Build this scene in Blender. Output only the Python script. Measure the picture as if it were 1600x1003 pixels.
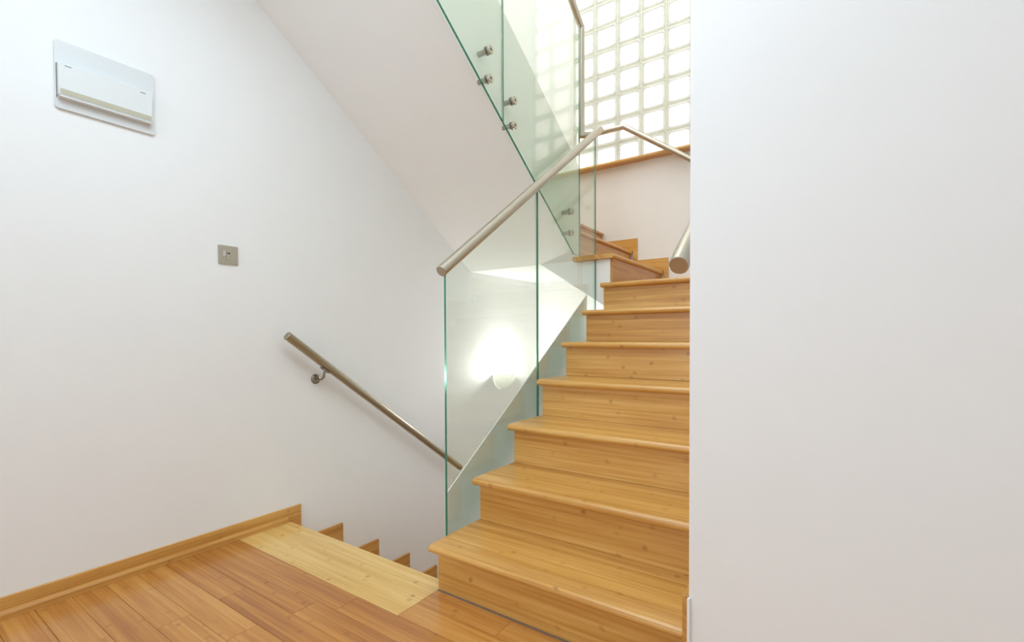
import bpy, bmesh, math, random
from mathutils import Vector, Matrix
random.seed(7)
S = bpy.context.scene
for o in list(bpy.data.objects): bpy.data.objects.remove(o)
COL = S.collection

# ------------------------------------------------------------------ camera
YAW, PITCH, ROLL = 0.6013, -0.0197, -0.0042
fw = Vector((-math.sin(YAW)*math.cos(PITCH), math.cos(YAW)*math.cos(PITCH), math.sin(PITCH)))
rt = Vector((math.cos(YAW), math.sin(YAW), 0)); up = rt.cross(fw)
r2 = rt*math.cos(ROLL) + up*math.sin(ROLL); u2 = -rt*math.sin(ROLL) + up*math.cos(ROLL)
cd = bpy.data.cameras.new('camera'); cam = bpy.data.objects.new('camera', cd); COL.objects.link(cam)
M = Matrix((r2, u2, -fw)).transposed().to_4x4(); M.translation = Vector((1.1793, -1.1951, 0.9064))
cam.matrix_world = M
cd.sensor_width = 36; cd.lens = 742.77/1600*36
cd.shift_y = (539.9-501.5)/1600; cd.clip_start = 0.02
S.camera = cam

# ------------------------------------------------------------------ world, lights, exposure
W = bpy.data.worlds.new('daylight'); S.world = W; W.use_nodes = True
W.node_tree.nodes['Background'].inputs[0].default_value = (1.0, 0.99, 0.99, 1)
W.node_tree.nodes['Background'].inputs[1].default_value = 2.2

def area(name, loc, rot, sx, sy, power, col):
    l = bpy.data.lights.new(name, 'AREA'); l.shape = 'RECTANGLE'; l.size = sx; l.size_y = sy
    l.energy = power; l.color = col
    o = bpy.data.objects.new(name, l); o.location = loc; o.rotation_euler = rot; COL.objects.link(o); return o
area('hall_overhead_fill', (0.25, -0.85, 2.6), (0, 0, 0), 1.4, 0.9, 30, (0.68, 0.86, 1.0))  # unseen fill lamp added overhead to brighten the upper left wall
area('hall_rear_fill', (0.4, -4.1, 1.4), (math.radians(90), 0, 0), 2.4, 1.8, 39, (0.90, 0.97, 1.0))  # fill added behind the camera to lift the soffit and near wall
area('hall_side_fill', (3.35, -1.1, 1.3), (0, math.radians(90), 0), 2.2, 1.6, 5, (0.80, 0.92, 1.0))  # side fill added in front of a solid wall, no window there
area('stairwell_top_fill', (-0.5, 1.1, 5.1), (0, 0, 0), 0.8, 1.4, 30, (0.92, 1.0, 0.95))  # unseen fill added high in the stairwell to brighten its walls
sl = bpy.data.lights.new('sun', 'SUN'); sl.energy = 7.0; sl.angle = 0.05; sl.color = (1.0, 0.96, 0.94)
so = bpy.data.objects.new('sun', sl); so.rotation_euler = (math.radians(-42), 0, math.radians(12)); COL.objects.link(so)
S.view_settings.view_transform = 'Standard'; S.view_settings.look = 'None'
S.view_settings.gamma = 1; S.view_settings.use_curve_mapping = False
S.view_settings.exposure = -0.05
S.cycles.use_denoising = True
S.cycles.max_bounces = 14; S.cycles.diffuse_bounces = 8; S.cycles.transparent_max_bounces = 24
S.cycles.glossy_bounces = 6; S.cycles.transmission_bounces = 8
S.cycles.sample_clamp_indirect = 6

# ------------------------------------------------------------------ materials
def lin(c):
    return tuple(((v/255)/12.92 if v/255 <= .04045 else ((v/255+.055)/1.055)**2.4) for v in c) + (1,)

def new_mat(name):
    m = bpy.data.materials.new(name); m.use_nodes = True
    nt = m.node_tree; return m, nt, nt.nodes, nt.links, nt.nodes['Principled BSDF']

def plaster(name, rgb, rough=0.6):
    m, nt, N, L, b = new_mat(name)
    n = N.new('ShaderNodeTexNoise'); n.inputs['Scale'].default_value = 9; n.inputs['Detail'].default_value = 4
    g = N.new('ShaderNodeNewGeometry'); L.new(g.outputs['Position'], n.inputs['Vector'])
    mx = N.new('ShaderNodeMix'); mx.data_type = 'RGBA'
    mx.inputs[6].default_value = lin(rgb); mx.inputs[7].default_value = lin([v*0.985 for v in rgb])
    L.new(n.outputs[0], mx.inputs[0]); L.new(mx.outputs[2], b.inputs['Base Color'])
    n2 = N.new('ShaderNodeTexNoise'); n2.inputs['Scale'].default_value = 160
    L.new(g.outputs['Position'], n2.inputs['Vector'])
    bp = N.new('ShaderNodeBump'); bp.inputs['Strength'].default_value = 0.04; bp.inputs['Distance'].default_value = 0.002
    L.new(n2.outputs[0], bp.inputs['Height']); L.new(bp.outputs[0], b.inputs['Normal'])
    b.inputs['Roughness'].default_value = rough
    return m

def flat(name, rgb, rough=0.4, metal=0.0):
    m, nt, N, L, b = new_mat(name)
    n = N.new('ShaderNodeTexNoise'); n.inputs['Scale'].default_value = 40
    mx = N.new('ShaderNodeMix'); mx.data_type = 'RGBA'
    mx.inputs[6].default_value = lin(rgb); mx.inputs[7].default_value = lin([v*0.96 for v in rgb])
    L.new(n.outputs[0], mx.inputs[0]); L.new(mx.outputs[2], b.inputs['Base Color'])
    b.inputs['Roughness'].default_value = rough; b.inputs['Metallic'].default_value = metal
    return m

def steel(name, rgb, rough=0.32):
    m, nt, N, L, b = new_mat(name)
    tc = N.new('ShaderNodeTexCoord'); mp = N.new('ShaderNodeMapping')
    mp.inputs['Scale'].default_value = (300, 300, 6)
    n = N.new('ShaderNodeTexNoise'); n.inputs['Scale'].default_value = 1.0; n.inputs['Detail'].default_value = 2
    L.new(tc.outputs['Object'], mp.inputs[0]); L.new(mp.outputs[0], n.inputs['Vector'])
    mr = N.new('ShaderNodeMapRange'); mr.inputs[3].default_value = rough-0.06; mr.inputs[4].default_value = rough+0.08
    L.new(n.outputs[0], mr.inputs[0]); L.new(mr.outputs[0], b.inputs['Roughness'])
    b.inputs['Base Color'].default_value = lin(rgb); b.inputs['Metallic'].default_value = 1
    return m

def bamboo(name, axis, base, light, dark, strip=0.024, rough=0.3, jitter=0.12):
    """carbonised bamboo: strips along one axis, fibre streaks, dark growth knuckles"""
    m, nt, N, L, b = new_mat(name)
    g = N.new('ShaderNodeNewGeometry'); sep = N.new('ShaderNodeSeparateXYZ'); L.new(g.outputs['Position'], sep.inputs[0])
    def math_(op, a, c=None, d=None):
        n = N.new('ShaderNodeMath'); n.operation = op
        for i, v in enumerate((a, c, d)):
            if v is None: continue
            if isinstance(v, (int, float)): n.inputs[i].default_value = v
            else: L.new(v, n.inputs[i])
        return n.outputs[0]
    oi = N.new('ShaderNodeObjectInfo')
    if axis == 'X': al = sep.outputs[0]; ac = math_('ADD', sep.outputs[1], sep.outputs[2])
    elif axis == 'Y': al = sep.outputs[1]; ac = math_('ADD', sep.outputs[0], sep.outputs[2])
    al = math_('ADD', al, math_('MULTIPLY', oi.outputs['Random'], 7.3))
    ac = math_('ADD', ac, math_('MULTIPLY', oi.outputs['Random'], 0.37))
    # strip tint
    si = math_('FLOOR', math_('DIVIDE', ac, strip))
    wn = N.new('ShaderNodeTexWhiteNoise'); wn.noise_dimensions = '1D'; L.new(si, wn.inputs['W'])
    # fibres
    cv = N.new('ShaderNodeCombineXYZ'); L.new(math_('MULTIPLY', al, 2.2), cv.inputs[0]); L.new(math_('MULTIPLY', ac, 90), cv.inputs[1])
    fn = N.new('ShaderNodeTexNoise'); fn.inputs['Scale'].default_value = 1; fn.inputs['Detail'].default_value = 5; fn.inputs['Roughness'].default_value = .6
    L.new(cv.outputs[0], fn.inputs['Vector'])
    # broad patches
    cv2 = N.new('ShaderNodeCombineXYZ'); L.new(math_('MULTIPLY', al, 1.6), cv2.inputs[0]); L.new(math_('MULTIPLY', ac, 14), cv2.inputs[1])
    bn = N.new('ShaderNodeTexNoise'); bn.inputs['Scale'].default_value = 1; bn.inputs['Detail'].default_value = 2
    L.new(cv2.outputs[0], bn.inputs['Vector'])
    t = math_('ADD', math_('MULTIPLY', fn.outputs[0], 0.62), math_('MULTIPLY', bn.outputs[0], 0.38))
    t = math_('ADD', t, math_('MULTIPLY', math_('SUBTRACT', wn.outputs[0], 0.5), 0.14))
    t = math_('ADD', t, math_('MULTIPLY', math_('SUBTRACT', oi.outputs['Random'], 0.5), jitter))
    cr = N.new('ShaderNodeValToRGB')
    e = cr.color_ramp.elements; e[0].position = 0.3; e[0].color = lin(dark); e[1].position = 0.68; e[1].color = lin(light)
    mid = e.new(0.5); mid.color = lin(base)
    L.new(t, cr.inputs[0])
    # knuckles: one every ~0.24 m on each strip, random offset
    a2 = math_('ADD', math_('DIVIDE', al, 0.24), math_('MULTIPLY', wn.outputs[0], 31.7))
    ci = math_('FLOOR', a2); fr = math_('SUBTRACT', math_('FRACT', a2), 0.5)
    w2 = N.new('ShaderNodeTexWhiteNoise'); w2.noise_dimensions = '2D'
    cv3 = N.new('ShaderNodeCombineXYZ'); L.new(ci, cv3.inputs[0]); L.new(si, cv3.inputs[1]); L.new(cv3.outputs[0], w2.inputs['Vector'])
    cx = math_('ADD', fr, math_('MULTIPLY', math_('SUBTRACT', fn.outputs[0], .5), 0.12))
    d = math_('DIVIDE', math_('ABSOLUTE', cx), 0.05)
    acf = math_('ABSOLUTE', math_('SUBTRACT', math_('FRACT', math_('DIVIDE', ac, strip)), 0.5))
    k = math_('SUBTRACT', 1.0, math_('ADD', math_('MULTIPLY', d, d), math_('MULTIPLY', math_('MULTIPLY', acf, acf), 4.4)))
    k = math_('MAXIMUM', k, 0.0)
    k = math_('MULTIPLY', math_('MULTIPLY', k, math_('POWER', w2.outputs[0], 3.5)), 0.55)
    mx = N.new('ShaderNodeMix'); mx.data_type = 'RGBA'
    L.new(k, mx.inputs[0]); L.new(cr.outputs[0], mx.inputs[6]); mx.inputs[7].default_value = lin((128, 72, 24))
    L.new(mx.outputs[2], b.inputs['Base Color'])
    b.inputs['Roughness'].default_value = rough
    b.inputs['Coat Weight'].default_value = 0.25; b.inputs['Coat Roughness'].default_value = 0.12
    return m

def glass_face(name, tint, refl=1.0):
    """thin clear pane surface: tinted see-through with a Fresnel mirror layer"""
    m, nt, N, L, b = new_mat(name); N.remove(b)
    out = N['Material Output']
    tr = N.new('ShaderNodeBsdfTransparent'); tr.inputs[0].default_value = tint
    gl = N.new('ShaderNodeBsdfGlossy'); gl.inputs['Roughness'].default_value = 0.0; gl.inputs[0].default_value = (refl, refl, refl, 1)
    fr = N.new('ShaderNodeFresnel'); g = N.new('ShaderNodeNewGeometry')
    mr = N.new('ShaderNodeMapRange'); mr.inputs[3].default_value = 1.5; mr.inputs[4].default_value = 1/1.5
    L.new(g.outputs['Backfacing'], mr.inputs[0]); L.new(mr.outputs[0], fr.inputs[0])   # same air-to-glass mirror strength on both sides
    mx = N.new('ShaderNodeMixShader')
    L.new(fr.outputs[0], mx.inputs[0]); L.new(tr.outputs[0], mx.inputs[1]); L.new(gl.outputs[0], mx.inputs[2]); L.new(mx.outputs[0], out.inputs[0])
    return m

def glass_edge(name, rgb):
    m, nt, N, L, b = new_mat(name)
    b.inputs['Base Color'].default_value = lin(rgb); b.inputs['Roughness'].default_value = 0.15
    b.inputs['Transmission Weight'].default_value = 0.35
    return m

def block_mat(name, rgb, tr):
    m, nt, N, L, b = new_mat(name); N.remove(b); out = N['Material Output']
    g = N.new('ShaderNodeNewGeometry')
    n = N.new('ShaderNodeTexVoronoi'); n.inputs['Scale'].default_value = 55; L.new(g.outputs['Position'], n.inputs['Vector'])
    mc = N.new('ShaderNodeMix'); mc.data_type = 'RGBA'; mc.inputs[6].default_value = lin(rgb); mc.inputs[7].default_value = lin([v*0.93 for v in rgb])
    L.new(n.outputs['Distance'], mc.inputs[0])
    t = N.new('ShaderNodeBsdfTranslucent'); L.new(mc.outputs[2], t.inputs[0])
    d = N.new('ShaderNodeBsdfDiffuse'); L.new(mc.outputs[2], d.inputs[0])
    gl = N.new('ShaderNodeBsdfGlossy'); gl.inputs['Roughness'].default_value = 0.15
    m1 = N.new('ShaderNodeMixShader'); m1.inputs[0].default_value = tr; L.new(d.outputs[0], m1.inputs[1]); L.new(t.outputs[0], m1.inputs[2])
    m2 = N.new('ShaderNodeMixShader'); m2.inputs[0].default_value = 0.06; L.new(m1.outputs[0], m2.inputs[1]); L.new(gl.outputs[0], m2.inputs[2])
    L.new(m2.outputs[0], out.inputs[0]); return m

WALL = plaster('white_wall_paint', (238, 239, 239))
SOFF = plaster('white_soffit_paint', (240, 241, 241))
ST = dict(base=(208, 157, 82), light=(226, 181, 108), dark=(184, 127, 56))
WX = bamboo('bamboo_across', 'X', ST['base'], ST['light'], ST['dark'], rough=0.28)
WY = bamboo('bamboo_along', 'Y', (198, 144, 72), (216, 168, 94), (172, 115, 50), rough=0.35)
WF = bamboo('bamboo_floor', 'X', (187, 126, 58), (206, 150, 80), (160, 98, 42), strip=0.0235, rough=0.30, jitter=0.13)
WL = bamboo('bamboo_pale', 'X', (214, 172, 98), (228, 192, 122), (196, 150, 78), rough=0.30)
STEEL = steel('brushed_steel', (190, 185, 173), 0.36)
STEELD = steel('satin_steel_dark', (156, 150, 138), 0.30)
GLF = glass_face('pane_surface', (0.945, 0.982, 0.95, 1))
GLE = glass_edge('pane_edge_green', (40, 120, 92))
BLKC = block_mat('glass_block_centre', (255, 249, 247), 0.92)
BLKR = block_mat('glass_block_rim', (216, 221, 213), 0.62)
MORT = flat('block_mortar', (222, 222, 208), 0.8)
WPL = flat('white_plastic', (226, 229, 229), 0.35)
WPL2 = flat('white_plastic_plate', (219, 223, 224), 0.4)
SMOKE = flat('beige_window_strip', (190, 186, 164), 0.25)
DKL = flat('dark_gap', (120, 120, 112), 0.6)
HOLE = flat('dark_hole', (60, 58, 52), 0.5)  # dark colour painted in as the shade inside sockets and slots
BOWL, _nt, _N, _L, _b = new_mat('frosted_bowl')
_b.inputs['Base Color'].default_value = lin((242, 244, 241)); _b.inputs['Roughness'].default_value = 0.3
_t = _N.new('ShaderNodeBsdfTranslucent'); _t.inputs[0].default_value = lin((246, 247, 243)); _m = _N.new('ShaderNodeMixShader'); _m.inputs[0].default_value = 0.22
_L.new(_b.outputs[0], _m.inputs[1]); _L.new(_t.outputs[0], _m.inputs[2]); _L.new(_m.outputs[0], _N['Material Output'].inputs[0])

# ------------------------------------------------------------------ object helpers
def link(name, bm, mats, parent=None, origin=None, smooth=False):
    bmesh.ops.recalc_face_normals(bm, faces=bm.faces)
    me = bpy.data.meshes.new(name)
    if origin is None:
        vs = [v.co for v in bm.verts]
        origin = Vector((sum(v.x for v in vs)/len(vs), sum(v.y for v in vs)/len(vs), min(v.z for v in vs)))
    origin = Vector(origin)
    bmesh.ops.translate(bm, verts=bm.verts, vec=-origin)
    bm.to_mesh(me); bm.free()
    if not isinstance(mats, (list, tuple)): mats = [mats]
    for m in mats: me.materials.append(m)
    if smooth:
        for p in me.polygons: p.use_smooth = True
        me.set_sharp_from_angle(angle=math.radians(40))
    o = bpy.data.objects.new(name, me); COL.objects.link(o)
    if parent is not None:
        o.parent = parent; po = world_loc(parent); o.location = origin - po
    else: o.location = origin
    return o

def world_loc(o):
    v = Vector(o.location)
    while o.parent is not None: o = o.parent; v += Vector(o.location)
    return v

def empty(name, loc, label, cat, group=None):
    o = bpy.data.objects.new(name, None); COL.objects.link(o); o.location = loc; o.empty_display_size = .05
    o['label'] = label; o['category'] = cat
    if group: o['group'] = group
    return o

def box_bm(x0, x1, y0, y1, z0, z1, bev=0.0, seg=2, bm=None):
    own = bm is None
    b = bmesh.new()
    r = bmesh.ops.create_cube(b, size=1)
    for v in r['verts']:
        v.co = Vector((x0+(v.co.x+.5)*(x1-x0), y0+(v.co.y+.5)*(y1-y0), z0+(v.co.z+.5)*(z1-z0)))
    if bev: bmesh.ops.bevel(b, geom=b.edges[:], offset=bev, segments=seg, affect='EDGES', profile=.5)
    if own: return b
    tmp = bpy.data.meshes.new('tmp'); b.to_mesh(tmp); b.free(); bm.from_mesh(tmp); bpy.data.meshes.remove(tmp); return bm

def box(name, x0, x1, y0, y1, z0, z1, mat, parent=None, bev=0.0, **k):
    return link(name, box_bm(x0, x1, y0, y1, z0, z1, bev), mat, parent, **k)

def prism_bm(pts, axis, a, b):
    """extrude a polygon. axis 'X': pts=(y,z); 'Y': pts=(x,z); 'Z': pts=(x,y)"""
    bm = bmesh.new()
    f = {'X': lambda p, t: (t, p[0], p[1]), 'Y': lambda p, t: (p[0], t, p[1]), 'Z': lambda p, t: (p[0], p[1], t)}[axis]
    A = [bm.verts.new(f(p, a)) for p in pts]; B = [bm.verts.new(f(p, b)) for p in pts]
    n = len(pts); bm.faces.new(A); bm.faces.new(B[::-1])
    for i in range(n): bm.faces.new((A[i], A[(i+1) % n], B[(i+1) % n], B[i]))
    return bm

def prism(name, pts, axis, a, b, mat, parent=None, bev=0, **k):
    bm = prism_bm(pts, axis, a, b)
    if bev:
        bmesh.ops.recalc_face_normals(bm, faces=bm.faces)
        bmesh.ops.bevel(bm, geom=bm.edges[:], offset=bev, segments=2, affect='EDGES', profile=.5)
    return link(name, bm, mat, parent, **k)

def tube_bm(pts, r, seg=20, caps=True, cap_bev=0.002):
    bm = bmesh.new(); P = [Vector(p) for p in pts]; rings = []
    n0 = None
    # shorten ends for a soft cap edge
    stations = []
    for i, p in enumerate(P):
        if i == 0: t = (P[1]-P[0]).normalized()
        elif i == len(P)-1: t = (P[-1]-P[-2]).normalized()
        else: t = ((P[i]-P[i-1]).normalized() + (P[i+1]-P[i]).normalized()).normalized()
        stations.append((p, t, r, i))
    full = []
    for (p, t, rr, i) in stations:
        if i == 0 and caps: full += [(p, t, rr-cap_bev, i), (p+t*cap_bev, t, rr, i)]
        elif i == len(P)-1 and caps: full += [(p-t*cap_bev, t, rr, i), (p, t, rr-cap_bev, i)]
        else: full.append((p, t, rr, i))
    prev = None
    for (p, t, rr, i) in full:
        ref = Vector((0, 0, 1)) if abs(t.z) < .95 else Vector((1, 0, 0))
        if prev is None: a = t.cross(ref).normalized()
        else: a = (prev - t*prev.dot(t)).normalized()
        prev = a; b = t.cross(a)
        k = 1.0
        if 0 < i < len(P)-1:
            k = 1/max(.5, (P[i]-P[i-1]).normalized().dot(t))
            din = (P[i]-P[i-1]).normalized(); bend = (t-din)
            bd = bend.normalized() if bend.length > 1e-6 else a
        ring = []
        for j in range(seg):
            an = 2*math.pi*j/seg; off = a*math.cos(an)*rr + b*math.sin(an)*rr
            if 0 < i < len(P)-1:
                q = (bd - t*bd.dot(t))
                if q.length > 1e-6:
                    q.normalize(); off = off + q*off.dot(q)*(k-1)
            ring.append(bm.verts.new(p+off))
        rings.append(ring)
    for A, B in zip(rings, rings[1:]):
        for j in range(seg): bm.faces.new((A[j], A[(j+1) % seg], B[(j+1) % seg], B[j]))
    bm.faces.new(rings[0][::-1]); bm.faces.new(rings[-1])
    return bm

def tube(name, pts, r, mat, parent=None, seg=24, **k):
    return link(name, tube_bm(pts, r, seg), mat, parent, smooth=True, **k)

def lathe_bm(profile, axis, center, seg=24):
    """profile: (r, h) along axis vector"""
    bm = bmesh.new(); ax = Vector(axis).normalized(); ref = Vector((0, 0, 1)) if abs(ax.z) < .9 else Vector((1, 0, 0))
    a = ax.cross(ref).normalized(); b = ax.cross(a); c = Vector(center); rings = []
    for (r, h) in profile:
        if r < 1e-6: rings.append([bm.verts.new(c+ax*h)])
        else: rings.append([bm.verts.new(c+ax*h+(a*math.cos(2*math.pi*j/seg)+b*math.sin(2*math.pi*j/seg))*r) for j in range(seg)])
    for A, B in zip(rings, rings[1:]):
        for j in range(seg):
            j2 = (j+1) % seg
            if len(A) == 1 and len(B) == 1: continue
            if len(A) == 1: bm.faces.new((A[0], B[j2], B[j]))
            elif len(B) == 1: bm.faces.new((A[j], A[j2], B[0]))
            else: bm.faces.new((A[j], A[j2], B[j2], B[j]))
    return bm

def rrect(y0, y1, z0, z1, r, n=5):
    pts = []
    for cx, cz, a0 in ((y1-r, z1-r, 0), (y0+r, z1-r, 90), (y0+r, z0+r, 180), (y1-r, z0+r, 270)):
        for i in range(n+1):
            a = math.radians(a0+90*i/n); pts.append((cx+r*math.cos(a), cz+r*math.sin(a)))
    return pts

# ------------------------------------------------------------------ dimensions
R = 0.175; G = 0.243; NB = 0.046; TH = 0.028
XW = -1.05; XR = 0.885; YB = 2.48; YL = 1.52         # left wall, right wall, back wall, landing front face
BX = -0.18; BGX = -0.125; AGX = -0.055               # upper flight side, its glass, lower flight's glass
SL = R/G

def structure(o, kind='structure'):
    o['kind'] = kind; return o

# ------------------------------------------------------------------ the setting
structure(box('wall_left', XW-0.2, XW, -4.2, YB+0.2, -2.9, 5.3, WALL))
structure(prism('wall_right', [(XR, -0.01), (3.4, -0.01), (3.4, 0.19), (XR+0.2, 0.19), (XR+0.2, YB), (XR, YB)], 'Z', -2.9, 5.3, WALL))
structure(box('wall_side', 3.4, 3.6, -4.4, 0.19, -0.2, 2.65, WALL))
structure(box('wall_front', XW-0.2, 3.4, -4.4, -4.2, -0.2, 2.65, WALL))
# back wall with an opening for the glass blocks
WX0, WZ0, BP = -0.6975, 2.273, 0.195
NCOL, NROW = 8, 12
WX1, WZ1 = WX0+NCOL*BP, WZ0+NROW*BP
bm = box_bm(XW, XR+0.2, YB, YB+0.12, -2.9, WZ0)
box_bm(XW, WX0, YB, YB+0.12, WZ0, WZ1, bm=bm)
box_bm(WX1, XR+0.2, YB, YB+0.12, WZ0, WZ1, bm=bm)
box_bm(XW, XR+0.2, YB, YB+0.12, WZ1, 5.3, bm=bm)
structure(link('wall_back', bm, WALL))
structure(box('ceiling', XW-0.2, XR+0.3, -0.35, YB+0.2, 5.3, 5.5, WALL))
structure(box('ceiling', XW-0.2, 3.6, -4.2, -0.38, 2.65, 2.975, WALL))
structure(prism('floor_lower', [(XW, -4.2), (XR, -4.2), (XR, YB), (XW, YB)], 'Z', -2.95, -2.9, flat('lower_floor_wood', (190, 135, 80), .35)))

# floor slab with individual planks
fl = box('floor', XW, 3.4, -4.2, 0.03, -0.22, -0.012, flat('floor_bed', (120, 82, 46), .7)); structure(fl)
structure(prism('wall_trim_fascia', [(XW, 0.03), (0.0, 0.03), (0.0, 0.05), (XW, 0.05)], 'Z', -0.30, -0.014, WX))
bpy.data.objects['wall_trim_fascia'].name = 'trim_1'
fl2 = fl
PW = 0.094; y1 = -0.053
def plank(x0, x1, ya, yb, mat=WF, nm='plank', lab=None, parent=fl2, z1=0.0):
    o = box(nm, x0+0.0004, x1-0.0004, ya+0.0005, yb-0.0005, -0.0118, z1, mat, parent, bev=0.0007)
    if lab: o['label'] = lab
    return o
plank(0.005, 0.33, y1, 0.046, lab='short bamboo plank against the bottom riser'); plank(0.33, 0.885, y1, 0.046)
row = 0; y = y1
while y > -2.35:
    xa = 0.005 if row == 0 else XW
    x = xa; L0 = random.uniform(0.35, 1.3)
    if row == 0: L0 = 0.62
    while x < 2.3:
        x2 = min(x+L0, 2.3)
        plank(x, x2, y-PW, y); x = x2; L0 = random.uniform(0.9, 1.5)
    y -= PW; row += 1
# pale nosing board at the head of the descending flight
nb = prism('nosing_board', [(-0.147, -0.0118), (0.09, -0.0118), (0.09, -0.026), (0.0955+0.004, -0.026), (0.1055, -0.018), (0.1055, -0.008), (0.0995, 0.0), (-0.147, 0.0)], 'X', XW, 0.0045, WL, fl2)
nb['label'] = 'pale bamboo nosing board at the head of the descending stairs'
box('stone_strip', 0.005, 0.868, 0.037, 0.0465, -0.0118, 0.0015, flat('grey_sealant', (132, 112, 98), .6), fl2).name = 'sealant_line'

# ------------------------------------------------------------------ skirting along the left wall (stepping down with the flight)
def stepped(name, pts, axis, a, b, mat, parent): return prism(name, pts, axis, a, b, mat, parent, bev=0.0012)
HS = 0.069
bl = bpy.data.objects.new('baseboard_left', None); COL.objects.link(bl); bl.location = (XW, -1.5, 0); structure(bl)
YE = 0.1587
stepped('skirting_board', [(-4.2, 0.001), (0.1057, 0.001), (0.1057, -R+HS), (YE, -R+HS), (YE, HS), (-4.2, HS)], 'X', XW+0.0005, XW+0.014, WY, bl)
sm = prism('shoe_moulding', [(XW+0.0142, 0.0005), (XW+0.026, 0.0005), (XW+0.026, 0.018), (XW+0.021, 0.026), (XW+0.0142, 0.029)], 'Y', -4.2, 0.085, WY, bl)
for k in range(1, 8):
    Y0 = YE+(k-1)*G; Y1_ = YE+k*G; z = -k*R
    nz = 0.0955+k*G+0.011
    stepped('skirting_board', [(Y0-0.052, z+0.001), (nz, z+0.001), (nz, z-R+HS), (Y1_, z-R+HS), (Y1_, z+HS), (Y0-0.052, z+HS)], 'X', XW+0.0005, XW+0.014, WY, bl)

# back wall and right wall skirting
HB = 0.10
bb = bpy.data.objects.new('baseboard_back', None); COL.objects.link(bb); bb.location = (-0.2, YB, 7*R); structure(bb)
def lback(xn, z, xl):      # tread at height z, nosing at xn facing +X, left end xl
    e = xn+0.035
    stepped('skirting_board', [(xl, z+0.001), (xn+0.002, z+0.001), (xn+0.002, z-R+HB), (e, z-R+HB), (e, z+HB), (xl, z+HB)], 'Y', YB-0.016, YB-0.0005, WX, bb)
lback(0.075, 8*R, -0.178+0.0); lback(-0.168, 9*R, -0.42); 
stepped('skirting_board', [(0.082, 7*R+0.001), (XR-0.02, 7*R+0.001), (XR-0.02, 7*R+HB), (0.082, 7*R+HB)], 'Y', YB-0.016, YB-0.0005, WX, bb)
br = bpy.data.objects.new('baseboard_right', None); COL.objects.link(br); br.location = (XR, 0.7, 0.3); structure(br)
for k in range(1, 8):
    yn = (k-1)*G; z = k*R
    yfar = yn+G+NB-0.002 if k < 7 else YB-0.02
    zb = (k-1)*R+HB if k > 1 else 0.0
    stepped('skirting_board', [(yn-0.006, zb+0.001), (yn-0.001, zb+0.001), (yn-0.001, z+0.001), (yfar, z+0.001), (yfar, z+HB), (yn-0.006, z+HB)] if k > 1 else
            [(-0.018, 0.001), (-0.001, 0.001), (-0.001, z+0.001), (yfar, z+0.001), (yfar, z+HB), (-0.018, z+HB)], 'X', XR-0.014, XR-0.0005, WY, br)
e = box('end_cap', XR-0.002, XR+0.004, -0.021, -0.0105, 0.0, R+HB-0.004, WALL, br); e['label'] = 'white painted skirting end'

# ------------------------------------------------------------------ ascending staircase
stair = empty('staircase', (0.43, 0.0, 0.0), 'ascending bamboo staircase beside the right wall, turning left at the glass block wall', 'stairs')
def nosed(pos, back, z, lo, hi, axis, sign, mat=WX, parent=stair, name='tread'):
    """tread board with a rounded nose. axis of extrusion 'X' (nose along X, facing sign*Y) or 'Y'"""
    pts = []
    r = TH/2
    for i in range(9):
        a = math.radians(90+180*i/8)
        pts.append((pos + (-sign)*0 + (r*math.cos(a)*(1) if sign < 0 else -r*math.cos(a)) + (r if sign < 0 else -r), z-r+r*math.sin(a)))
    pts += [(back, z-TH), (back, z)]
    bm = prism_bm(pts, axis, lo, hi)
    return link(name, bm, mat, parent, smooth=True)
for k in range(1, 8):
    yn = (k-1)*G; z = k*R
    box('riser', 0.004, XR-0.0145, yn+NB, yn+NB+0.015, z-R+0.0005, z-TH-0.0005, WX, stair, bev=0.0008)
    if k < 7: nosed(yn, yn+G+NB+0.016, z, 0.0, XR-0.0145, 'X', -1)
# landing boards (tread 7) and the two steps that turn left
bm = None
nosed(6*G, YB-0.0165, 7*R, 0.0, XR-0.0145, 'X', -1)
RX = 0.06
def xriser(xr, z0, z1): box('riser', xr-0.018, xr, YL-0.003, YB-0.0165, z0+0.0005, z1-TH-0.0005, WY, stair, bev=0.0008)
xriser(RX, 7*R, 8*R); xriser(RX-G, 8*R, 9*R); xriser(RX-2*G, 9*R, 10*R)
def xtread(xn, xl, z, y0=YL-0.038):
    r = TH/2; pts = []
    for i in range(9):
        a = math.radians(90-180*i/8); pts.append((xn-r+r*math.cos(a), z-r+r*math.sin(a)))
    pts += [(xl, z-TH), (xl, z)]
    link('tread', prism_bm(pts, 'Y', y0, YB-0.0165), WY, stair, smooth=True)
xtread(RX+0.015, RX-G-0.012, 8*R); xtread(RX-G+0.015, RX-2*G-0.012, 9*R, YL+0.032); xtread(RX-2*G+0.015, XW+0.001, 10*R, YL+0.032)
# plaster body under the lower flight
pts = []
for k in range(1, 7):
    yn = (k-1)*G+NB+0.019
    pts += [(yn, (k-1)*R-0.0 if k > 1 else 0.0), (yn, k*R-TH-0.001)]
pts[0] = (NB+0.019, -0.2)
pts2 = [(NB+0.019, -0.22)]
for k in range(1, 7):
    yn = (k-1)*G+NB+0.019
    pts2 += [(yn, k*R-TH-0.001)] if k == 1 else [(yn, (k-1)*R-TH-0.001), (yn, k*R-TH-0.001)]
pts2 += [(YL-0.0005, 6*R-TH-0.001), (YL-0.0005, 0.93), (0.34, -0.22+0.26)]
pts2[-1] = (0.50, 0.93-(YL-0.50)*SL)
pts2 += [(0.2, -0.02), (0.2, -0.22)]
prism('plaster_underside', pts2, 'X', 0.006, XR-0.001, SOFF, stair)
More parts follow.
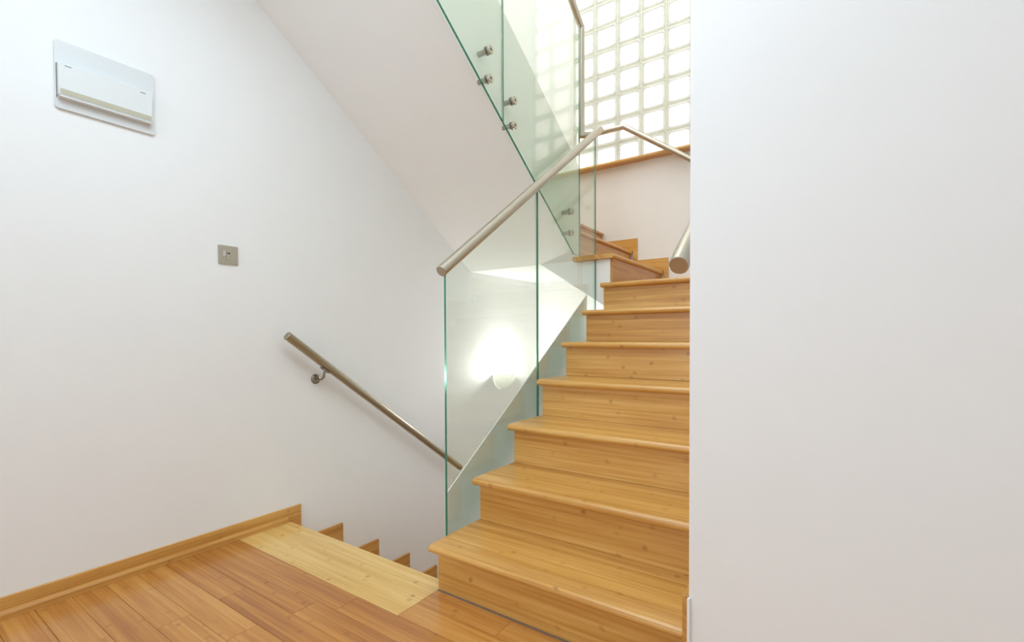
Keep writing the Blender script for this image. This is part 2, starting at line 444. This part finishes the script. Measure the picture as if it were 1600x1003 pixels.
# landing body
LB = [(XW+0.001, 1.38), (-0.45, 1.38), (-0.10, 1.155), (0.25, 0.93), (XR-0.001, 0.93), (XR-0.001, 7*R-TH-.001), (RX-0.019, 7*R-TH-.001),
      (RX-0.019, 8*R-TH-.001), (RX-G-0.019, 8*R-TH-.001), (RX-G-0.019, 9*R-TH-.001), (RX-2*G-0.019, 9*R-TH-.001), (RX-2*G-0.019, 10*R-TH-.001), (XW+0.001, 10*R-TH-.001)]
prism('landing_underside', LB, 'Y', YL, YB-0.001, SOFF, stair)
# plaster side string behind the glass, its straight top following the steps
SA = lambda y: 0.348+(y-0.328)*0.684
prism('side_string', [(0.222, -0.2), (YL-0.001, SA(YL)-0.62), (YL-0.001, SA(YL-0.001)), (0.222, SA(0.222))], 'X', -0.119, -0.114, SOFF, stair)
# white return strip left of step eight
box('plaster_return', 0.0, RX-0.0185, YL-0.006, YL-0.0005, 7*R+0.0005, 8*R-TH-0.001, SOFF, stair)

# ------------------------------------------------------------------ returning upper flight
up_st = empty('staircase', (-0.62, 1.5, 1.75), 'upper flight returning overhead, white sloping underside and side string behind green glass', 'stairs')
YN = 1.527
nz = 7
for k in range(nz):
    z = (11+k)*R; yn = YN-k*G
    box('riser', XW+0.0145, BX-0.021, yn-NB-0.018, yn-NB, z-R+0.0005, z-TH-0.0005, WX, up_st)
    if k < nz-1: nosed(yn, yn-G-NB-0.016, z, XW+0.0145, BX-0.021, 'X', 1, parent=up_st)
nosed(YN-6*G, -0.36, 17*R, XW+0.0145, BX-0.021, 'X', 1, parent=up_st)
SB = lambda y: 1.38+(YL-y)*0.70      # underside line
pts = [(YL-0.001, 1.381), (YL-0.001, 10*R-TH-.001), (YN-NB-0.019, 10*R-TH-.001)]
for k in range(nz):
    z = (11+k)*R; yn = YN-k*G-NB-0.019
    pts.append((yn, z-TH-0.001))
    if k < nz-1: pts.append((yn-G, z-TH-0.001))
yc = YL-(2.65-1.38)/0.70
pts += [(-0.375, 17*R-TH-0.001), (-0.375, 2.65), (yc, 2.65)]
prism('sloping_underside', pts, 'X', XW+0.0005, BX-0.0205, SOFF, up_st)
ST_ = lambda y: 1.975+(1.546-y)*0.628
prism('side_string', [(YL+0.03, 1.975), (YL+0.03, 8*R+0.001), (YL-0.04, 8*R+0.001), (YL-0.04, SB(YL-0.04)), (yc, 2.65), (-0.375, 2.65), (-0.375, ST_(-0.375))], 'X', BX-0.02, BX, SOFF, up_st)

# ------------------------------------------------------------------ descending flight
dn = empty('staircase', (-0.62, 0.1, -0.175), 'descending flight along the left wall, hidden below the pale floor nosing', 'stairs')
for k in range(1, 8):
    z = -k*R; yn = 0.0955+0.011+k*G
    box('riser', XW+0.0145, BX, yn-G-0.05, yn-G-0.035, z+0.0005, z+R-TH-0.0005 if k > 1 else z+R-0.03, WX, dn)
    nosed(yn, yn-G-0.048, z, XW+0.0145, BX, 'X', 1, parent=dn)
box('riser', XW+0.0145, BX, 0.1065+7*G-0.05, 0.1065+7*G-0.035, -8*R+0.0005, -7*R-TH-0.0005, WX, dn)
pts = [(0.056, -0.31), (0.056, -R-TH-.001)]
for k in range(1, 8):
    yn = 0.1065+k*G-0.051; z = -k*R-TH-.001
    pts += [(yn, z), (yn, z-R)] if k < 7 else [(yn, z), (yn, -8*R-0.2)]
pts += [(1.45, -8*R-0.2)]
prism('plaster_underside', pts, 'X', XW+0.001, BX-0.001, SOFF, dn)
ll = box('lower_landing', XW+0.001, XR-0.001, 0.1065+7*G-0.034, YB-0.001, -8*R-0.2, -8*R, WX, dn)

# ------------------------------------------------------------------ glass balustrades
def pane(name, pts, xc, parent, t=0.010):
    bm = prism_bm(pts, 'X', xc-t/2, xc+t/2)
    bmesh.ops.recalc_face_normals(bm, faces=bm.faces); bm.normal_update()
    for f in bm.faces: f.material_index = 0 if abs(f.normal.x) > .9 else 1
    return link(name, bm, [GLF, GLE], parent)

def disc(x, y, z, x_wall, parent, side=1):
    """round steel glass clamp: cap, rod to the string"""
    c = (x+side*0.005, y, z)
    o = link('glass_fixing', lathe_bm([(0, -0.0), (0.019, 0.0), (0.019, 0.009), (0.0165, 0.0115), (0.007, 0.0115), (0.006, 0.008), (0, 0.008)], (side, 0, 0), c, 24), STEEL, parent, smooth=True)
    bm = lathe_bm([(0, 0.0), (0.019, 0.0), (0.019, 0.006), (0.012, 0.008), (0.012, abs(x-x_wall)-0.0055), (0, abs(x-x_wall)-0.0055)], (-side, 0, 0), (x-side*0.005, y, z), 24)
    link('standoff', bm, STEELD, o, smooth=True)
    link('socket', lathe_bm([(0, 0), (0.0055, 0), (0.0055, 0.0006), (0, 0.0006)], (side, 0, 0), (c[0]+side*0.008, y, z), 12), HOLE, o)
    return o

ga = empty('glass_balustrade', (AGX, 0.8, 0.6), 'clear glass balustrade under the long diagonal steel handrail, beside the ascending steps', 'balustrade')
RA = lambda y: 1.151+(y-0.134)*0.7176
BA = lambda y: R+y*SL-0.34
pane('glass_panel', [(0.155, -0.03), (0.30, BA(.30)), (0.826, BA(.826)), (0.826, RA(.826)), (0.155, RA(.155))], AGX, ga)
pane('glass_panel', [(0.831, BA(.831)), (1.40, BA(1.40)), (1.512, BA(1.40)), (1.512, RA(1.512)), (0.831, RA(.831))], AGX, ga)
tube('handrail', [(AGX, 0.134, RA(0.134)), (AGX, 1.585, RA(1.585))], 0.0225, STEEL, ga)

gb = empty('glass_balustrade', (BGX, 0.7, 2.0), 'green tinted glass balustrade fixed by steel discs to the upper flight', 'balustrade')
RB = lambda y: 2.787+(1.464-y)*0.706
BB = lambda y: 1.393+(1.36-y)*0.7145
pane('glass_panel', [(0.639, BB(.639)), (1.36, 1.393), (1.436, 1.393), (1.436, RB(1.436)), (0.639, RB(.639))], BGX, gb)
pane('glass_panel', [(-0.16, BB(-.16)), (0.634, BB(.634)), (0.634, RB(.634)), (-0.16, RB(-.16))], BGX, gb)
for (yy, zz) in ((0.527, 2.188), (0.526, 2.060), (0.720, 2.041), (0.719, 1.922), (1.320, 1.638), (1.322, 1.513), (-0.04, 2.60), (-0.04, 2.475)):
    disc(BGX, yy, zz, BX, gb, side=1)
tube('handrail', [(BGX, -0.20, RB(-0.20)), (BGX, 1.468, RB(1.468)), (BGX, 1.468, 2.135), (BGX+0.045, 1.50, 2.135), (AGX-0.018, 1.54, 2.15)], 0.0195, STEEL, gb)

# ------------------------------------------------------------------ wall handrails
hr = empty('handrail', (XW, 0.7, 0.4), 'steel handrail descending along the left wall above the hidden steps', 'handrail')
P0 = Vector((XW+0.07, 0.062, 0.915)); P1 = Vector((XW+0.07, 1.312, -0.005))
tube('rail', [P0, P1], 0.0205, steel('rail_steel_warm', (166, 157, 138), .36), hr)
def wall_bracket(parent, base, n, toward):
    """rosette on the wall plus a cranked arm that meets the rail"""
    base = Vector(base); n = Vector(n)
    o = link('bracket', lathe_bm([(0, 0), (0.026, 0), (0.026, 0.004), (0.021, 0.008), (0.008, 0.010), (0, 0.010)], n, base+n*0.0005, 28), STEELD, parent, smooth=True)
    toward = Vector(toward); mid = base+n*(toward-base).dot(n)
    low = Vector((mid.x, mid.y, base.z))
    c1 = base+n*0.008
    pts = [c1, c1+(low-c1)*0.7, low+(toward-low)*0.25, toward]
    link('arm', tube_bm(pts, 0.0065, 14), STEELD, o, smooth=True)
    return o
wall_bracket(hr, (XW, 0.255, 0.690), (1, 0, 0), (XW+0.07, 0.262, 0.915-(0.262-0.062)*0.736-0.022))
box('saddle', XW+0.06, XW+0.08, 0.235, 0.289, 0.735, 0.7395, STEELD, hr)
sd = bpy.data.objects['saddle']; sd.rotation_euler = (-math.atan(0.736), 0, 0)

h2 = empty('handrail', (XR, 0.9, 1.6), 'short visible end of a steel handrail at the edge of the right wall', 'handrail')
tube('rail', [(0.815, 0.150, 1.099), (0.815, 1.75, 1.099+1.6*0.7176), (0.815, 2.32, 1.099+1.6*0.7176)], 0.0275, STEEL, h2)
for yy in (0.55, 1.45):
    zz = 1.099+(yy-0.15)*0.7176
    wall_bracket(h2, (XR, yy, zz-0.075), (-1, 0, 0), (0.815, yy, zz-0.03))

h3 = empty('handrail', (0.0, YB, 2.3), 'steel handrail climbing along the glass block wall and turning level', 'handrail')
tube('rail', [(0.72, 2.35, 2.162-(0.72-0.305)*0.7128), (-0.196, 2.35, 2.519), (-0.43, 2.35, 2.522)], 0.021, STEEL, h3)
wall_bracket(h3, (0.45, YB, 1.985), (0, -1, 0), (0.45, 2.35, 2.037))

# ------------------------------------------------------------------ glass block window
win = bpy.data.objects.new('window_1', None); COL.objects.link(win); win.location = (WX0, YB, WZ0); structure(win)
bm = bmesh.new()
hs = BP/2-0.006
def ring(s, y, ch):
    pts = [(s, s-ch), (s-ch, s), (-s+ch, s), (-s, s-ch), (-s, -s+ch), (-s+ch, -s), (s-ch, -s), (s, -s+ch)]
    return [bm.verts.new((a, y, c)) for a, c in pts]
rr = [ring(hs, 0.045, .006), ring(hs, 0.010, .006), ring(hs-0.005, 0.0, .008), ring(hs-0.013, -0.002, .012), ring(hs-0.016, 0.003, .012)]
bk = [ring(hs-0.005, 0.08, .008), ring(hs, 0.07, .006)]
seqr = [bk[0], bk[1]] + rr
mi = [1, 1, 1, 1, 1, 1]
for A, B in zip(seqr, seqr[1:]):
    for j in range(8):
        f = bm.faces.new((A[j], A[(j+1) % 8], B[(j+1) % 8], B[j])); f.material_index = 1
f = bm.faces.new(rr[-1]); f.material_index = 0
f = bm.faces.new(bk[0][::-1]); f.material_index = 0
bmesh.ops.recalc_face_normals(bm, faces=bm.faces)
bme = bpy.data.meshes.new('glass_block'); bm.to_mesh(bme); bm.free(); bme.materials.append(BLKC); bme.materials.append(BLKR)
for i in range(NCOL):
    for j in range(NROW):
        o = bpy.data.objects.new('glass_block', bme); COL.objects.link(o); o.parent = win
        o.location = Vector((WX0+(i+.5)*BP, YB+0.012, WZ0+(j+.5)*BP))-win.location
bm = bmesh.new()
for i in range(NCOL+1):
    x = WX0+i*BP; a, b = x-0.0055, x+0.0055
    if i == 0: a = x+0.0002
    if i == NCOL: b = x-0.0002
    box_bm(a, b, YB+0.018, YB+0.085, WZ0+0.0003, WZ1-0.0003, bm=bm)
for j in range(NROW+1):
    z = WZ0+j*BP; a, b = z-0.0055, z+0.0055
    if j == 0: a = z+0.0002
    if j == NROW: b = z-0.0002
    box_bm(WX0+0.0003, WX1-0.0003, YB+0.0185, YB+0.0845, a, b, bm=bm)
link('mortar_grid', bm, MORT, win)
bm = box_bm(XW+0.3, XR-0.002, YB-0.09, YB-0.0005, WZ0-0.001, WZ0+0.017, bev=0.003)
o = link('window_sill', bm, WX, win)

# ------------------------------------------------------------------ wall lamp on the lower left wall
lamp = empty('wall_lamp', (XW, 1.90, 0.49), 'small white half-bowl wall lamp glowing behind the glass balustrade', 'lamp')
LC = Vector((XW+0.002, 1.90, 0.612)); LR = 0.112
bm = bmesh.new(); nseg, nr = 20, 10; grid = []
for i in range(nr+1):
    ph = math.radians(90*i/nr)          # 0 = bottom pole, 90 = rim
    row_ = []
    for j in range(nseg+1):
        th = math.radians(-90+180*j/nseg)
        rr_ = LR*math.sin(ph)
        row_.append(bm.verts.new((LC.x+rr_*math.cos(th), LC.y+rr_*math.sin(th), LC.z-0.128*math.cos(ph))))
    grid.append(row_)
for i in range(nr):
    for j in range(nseg):
        vs = [grid[i][j], grid[i][j+1], grid[i+1][j+1], grid[i+1][j]]
        bm.faces.new(vs)
bmesh.ops.remove_doubles(bm, verts=bm.verts, dist=1e-5)
bmesh.ops.recalc_face_normals(bm, faces=bm.faces)
g_ = bmesh.ops.solidify(bm, geom=bm.faces[:], thickness=0.006)
link('bowl_shade', bm, BOWL, lamp, smooth=True)
box('back_plate', XW+0.0003, XW+0.0018, 1.84, 1.96, 0.53, 0.64, BOWL, lamp)
mE, nt, N, L, b = new_mat('lit_bulb'); b.inputs['Emission Color'].default_value = (1, .98, .95, 1); b.inputs['Emission Strength'].default_value = 25
link('bulb', lathe_bm([(0, -0.035), (0.018, -0.03), (0.024, 0.0), (0.018, 0.024), (0, 0.034)], (0, 0, 1), (XW+0.05, 1.90, 0.583), 18), mE, lamp, smooth=True)
pl = bpy.data.lights.new('lamp_light', 'POINT'); pl.energy = 19; pl.color = (1, .98, .94); pl.shadow_soft_size = 0.03
po = bpy.data.objects.new('lamp_light', pl); COL.objects.link(po); po.parent = lamp; po.location = (0.055, 0.0, 0.155)

# ------------------------------------------------------------------ consumer unit on the left wall
cu = empty('consumer_unit', (XW, -0.576, 1.70), 'white electrical consumer unit with flip door high on the left wall', 'electrical panel')
Y0, Y1c, Z0, Z1 = -0.722, -0.431, 1.700, 1.935
prism('back_plate', rrect(Y0, Y1c, Z0, Z1, 0.012), 'X', XW+0.0004, XW+0.009, WPL2, cu, bev=0.0015)
dr = prism('door', rrect(-0.716, -0.447, 1.741, 1.852, 0.004), 'X', XW+0.0092, XW+0.030, WPL, cu, bev=0.0012)
box('window_strip', XW+0.0302, XW+0.0312, -0.712, -0.450, 1.7445, 1.762, SMOKE, dr)
box('bottom_rim', XW+0.0092, XW+0.0315, -0.714, -0.449, 1.7345, 1.7395, WPL, dr, bev=0.001)
box('latch_mark', XW+0.0302, XW+0.0308, -0.700, -0.682, 1.8415, 1.8435, DKL, dr)
box('latch_mark', XW+0.0302, XW+0.0308, -0.484, -0.468, 1.8415, 1.8435, DKL, dr)
box('frame_shadow_gap', XW+0.0090, XW+0.0094, -0.7185, -0.7155, 1.735, 1.853, DKL, dr).name = 'gap_shade'  # dark strip painting the shade in the gap along the door edge

# ------------------------------------------------------------------ switch plate
sw = empty('wall_switch', (XW, -0.165, 1.229), 'square brushed steel switched socket plate on the left wall', 'switch')
prism('plate', rrect(-0.206, -0.124, 1.229, 1.311, 0.003), 'X', XW+0.0004, XW+0.006, STEEL, sw, bev=0.0008)
prism('rocker', [(XW+0.0062, 1.263), (XW+0.0085, 1.263), (XW+0.0115, 1.286), (XW+0.0062, 1.286)], 'Y', -0.189, -0.177, flat('grey_white_rocker', (205, 198, 204), .35), sw)
prism('fuse_holder', rrect(-0.1745, -0.156, 1.245, 1.287, 0.002), 'X', XW+0.0062, XW+0.0095, STEEL, sw, bev=0.0006)
box('fuse_slot', XW+0.0096, XW+0.0100, -0.171, -0.160, 1.274, 1.280, HOLE, sw)
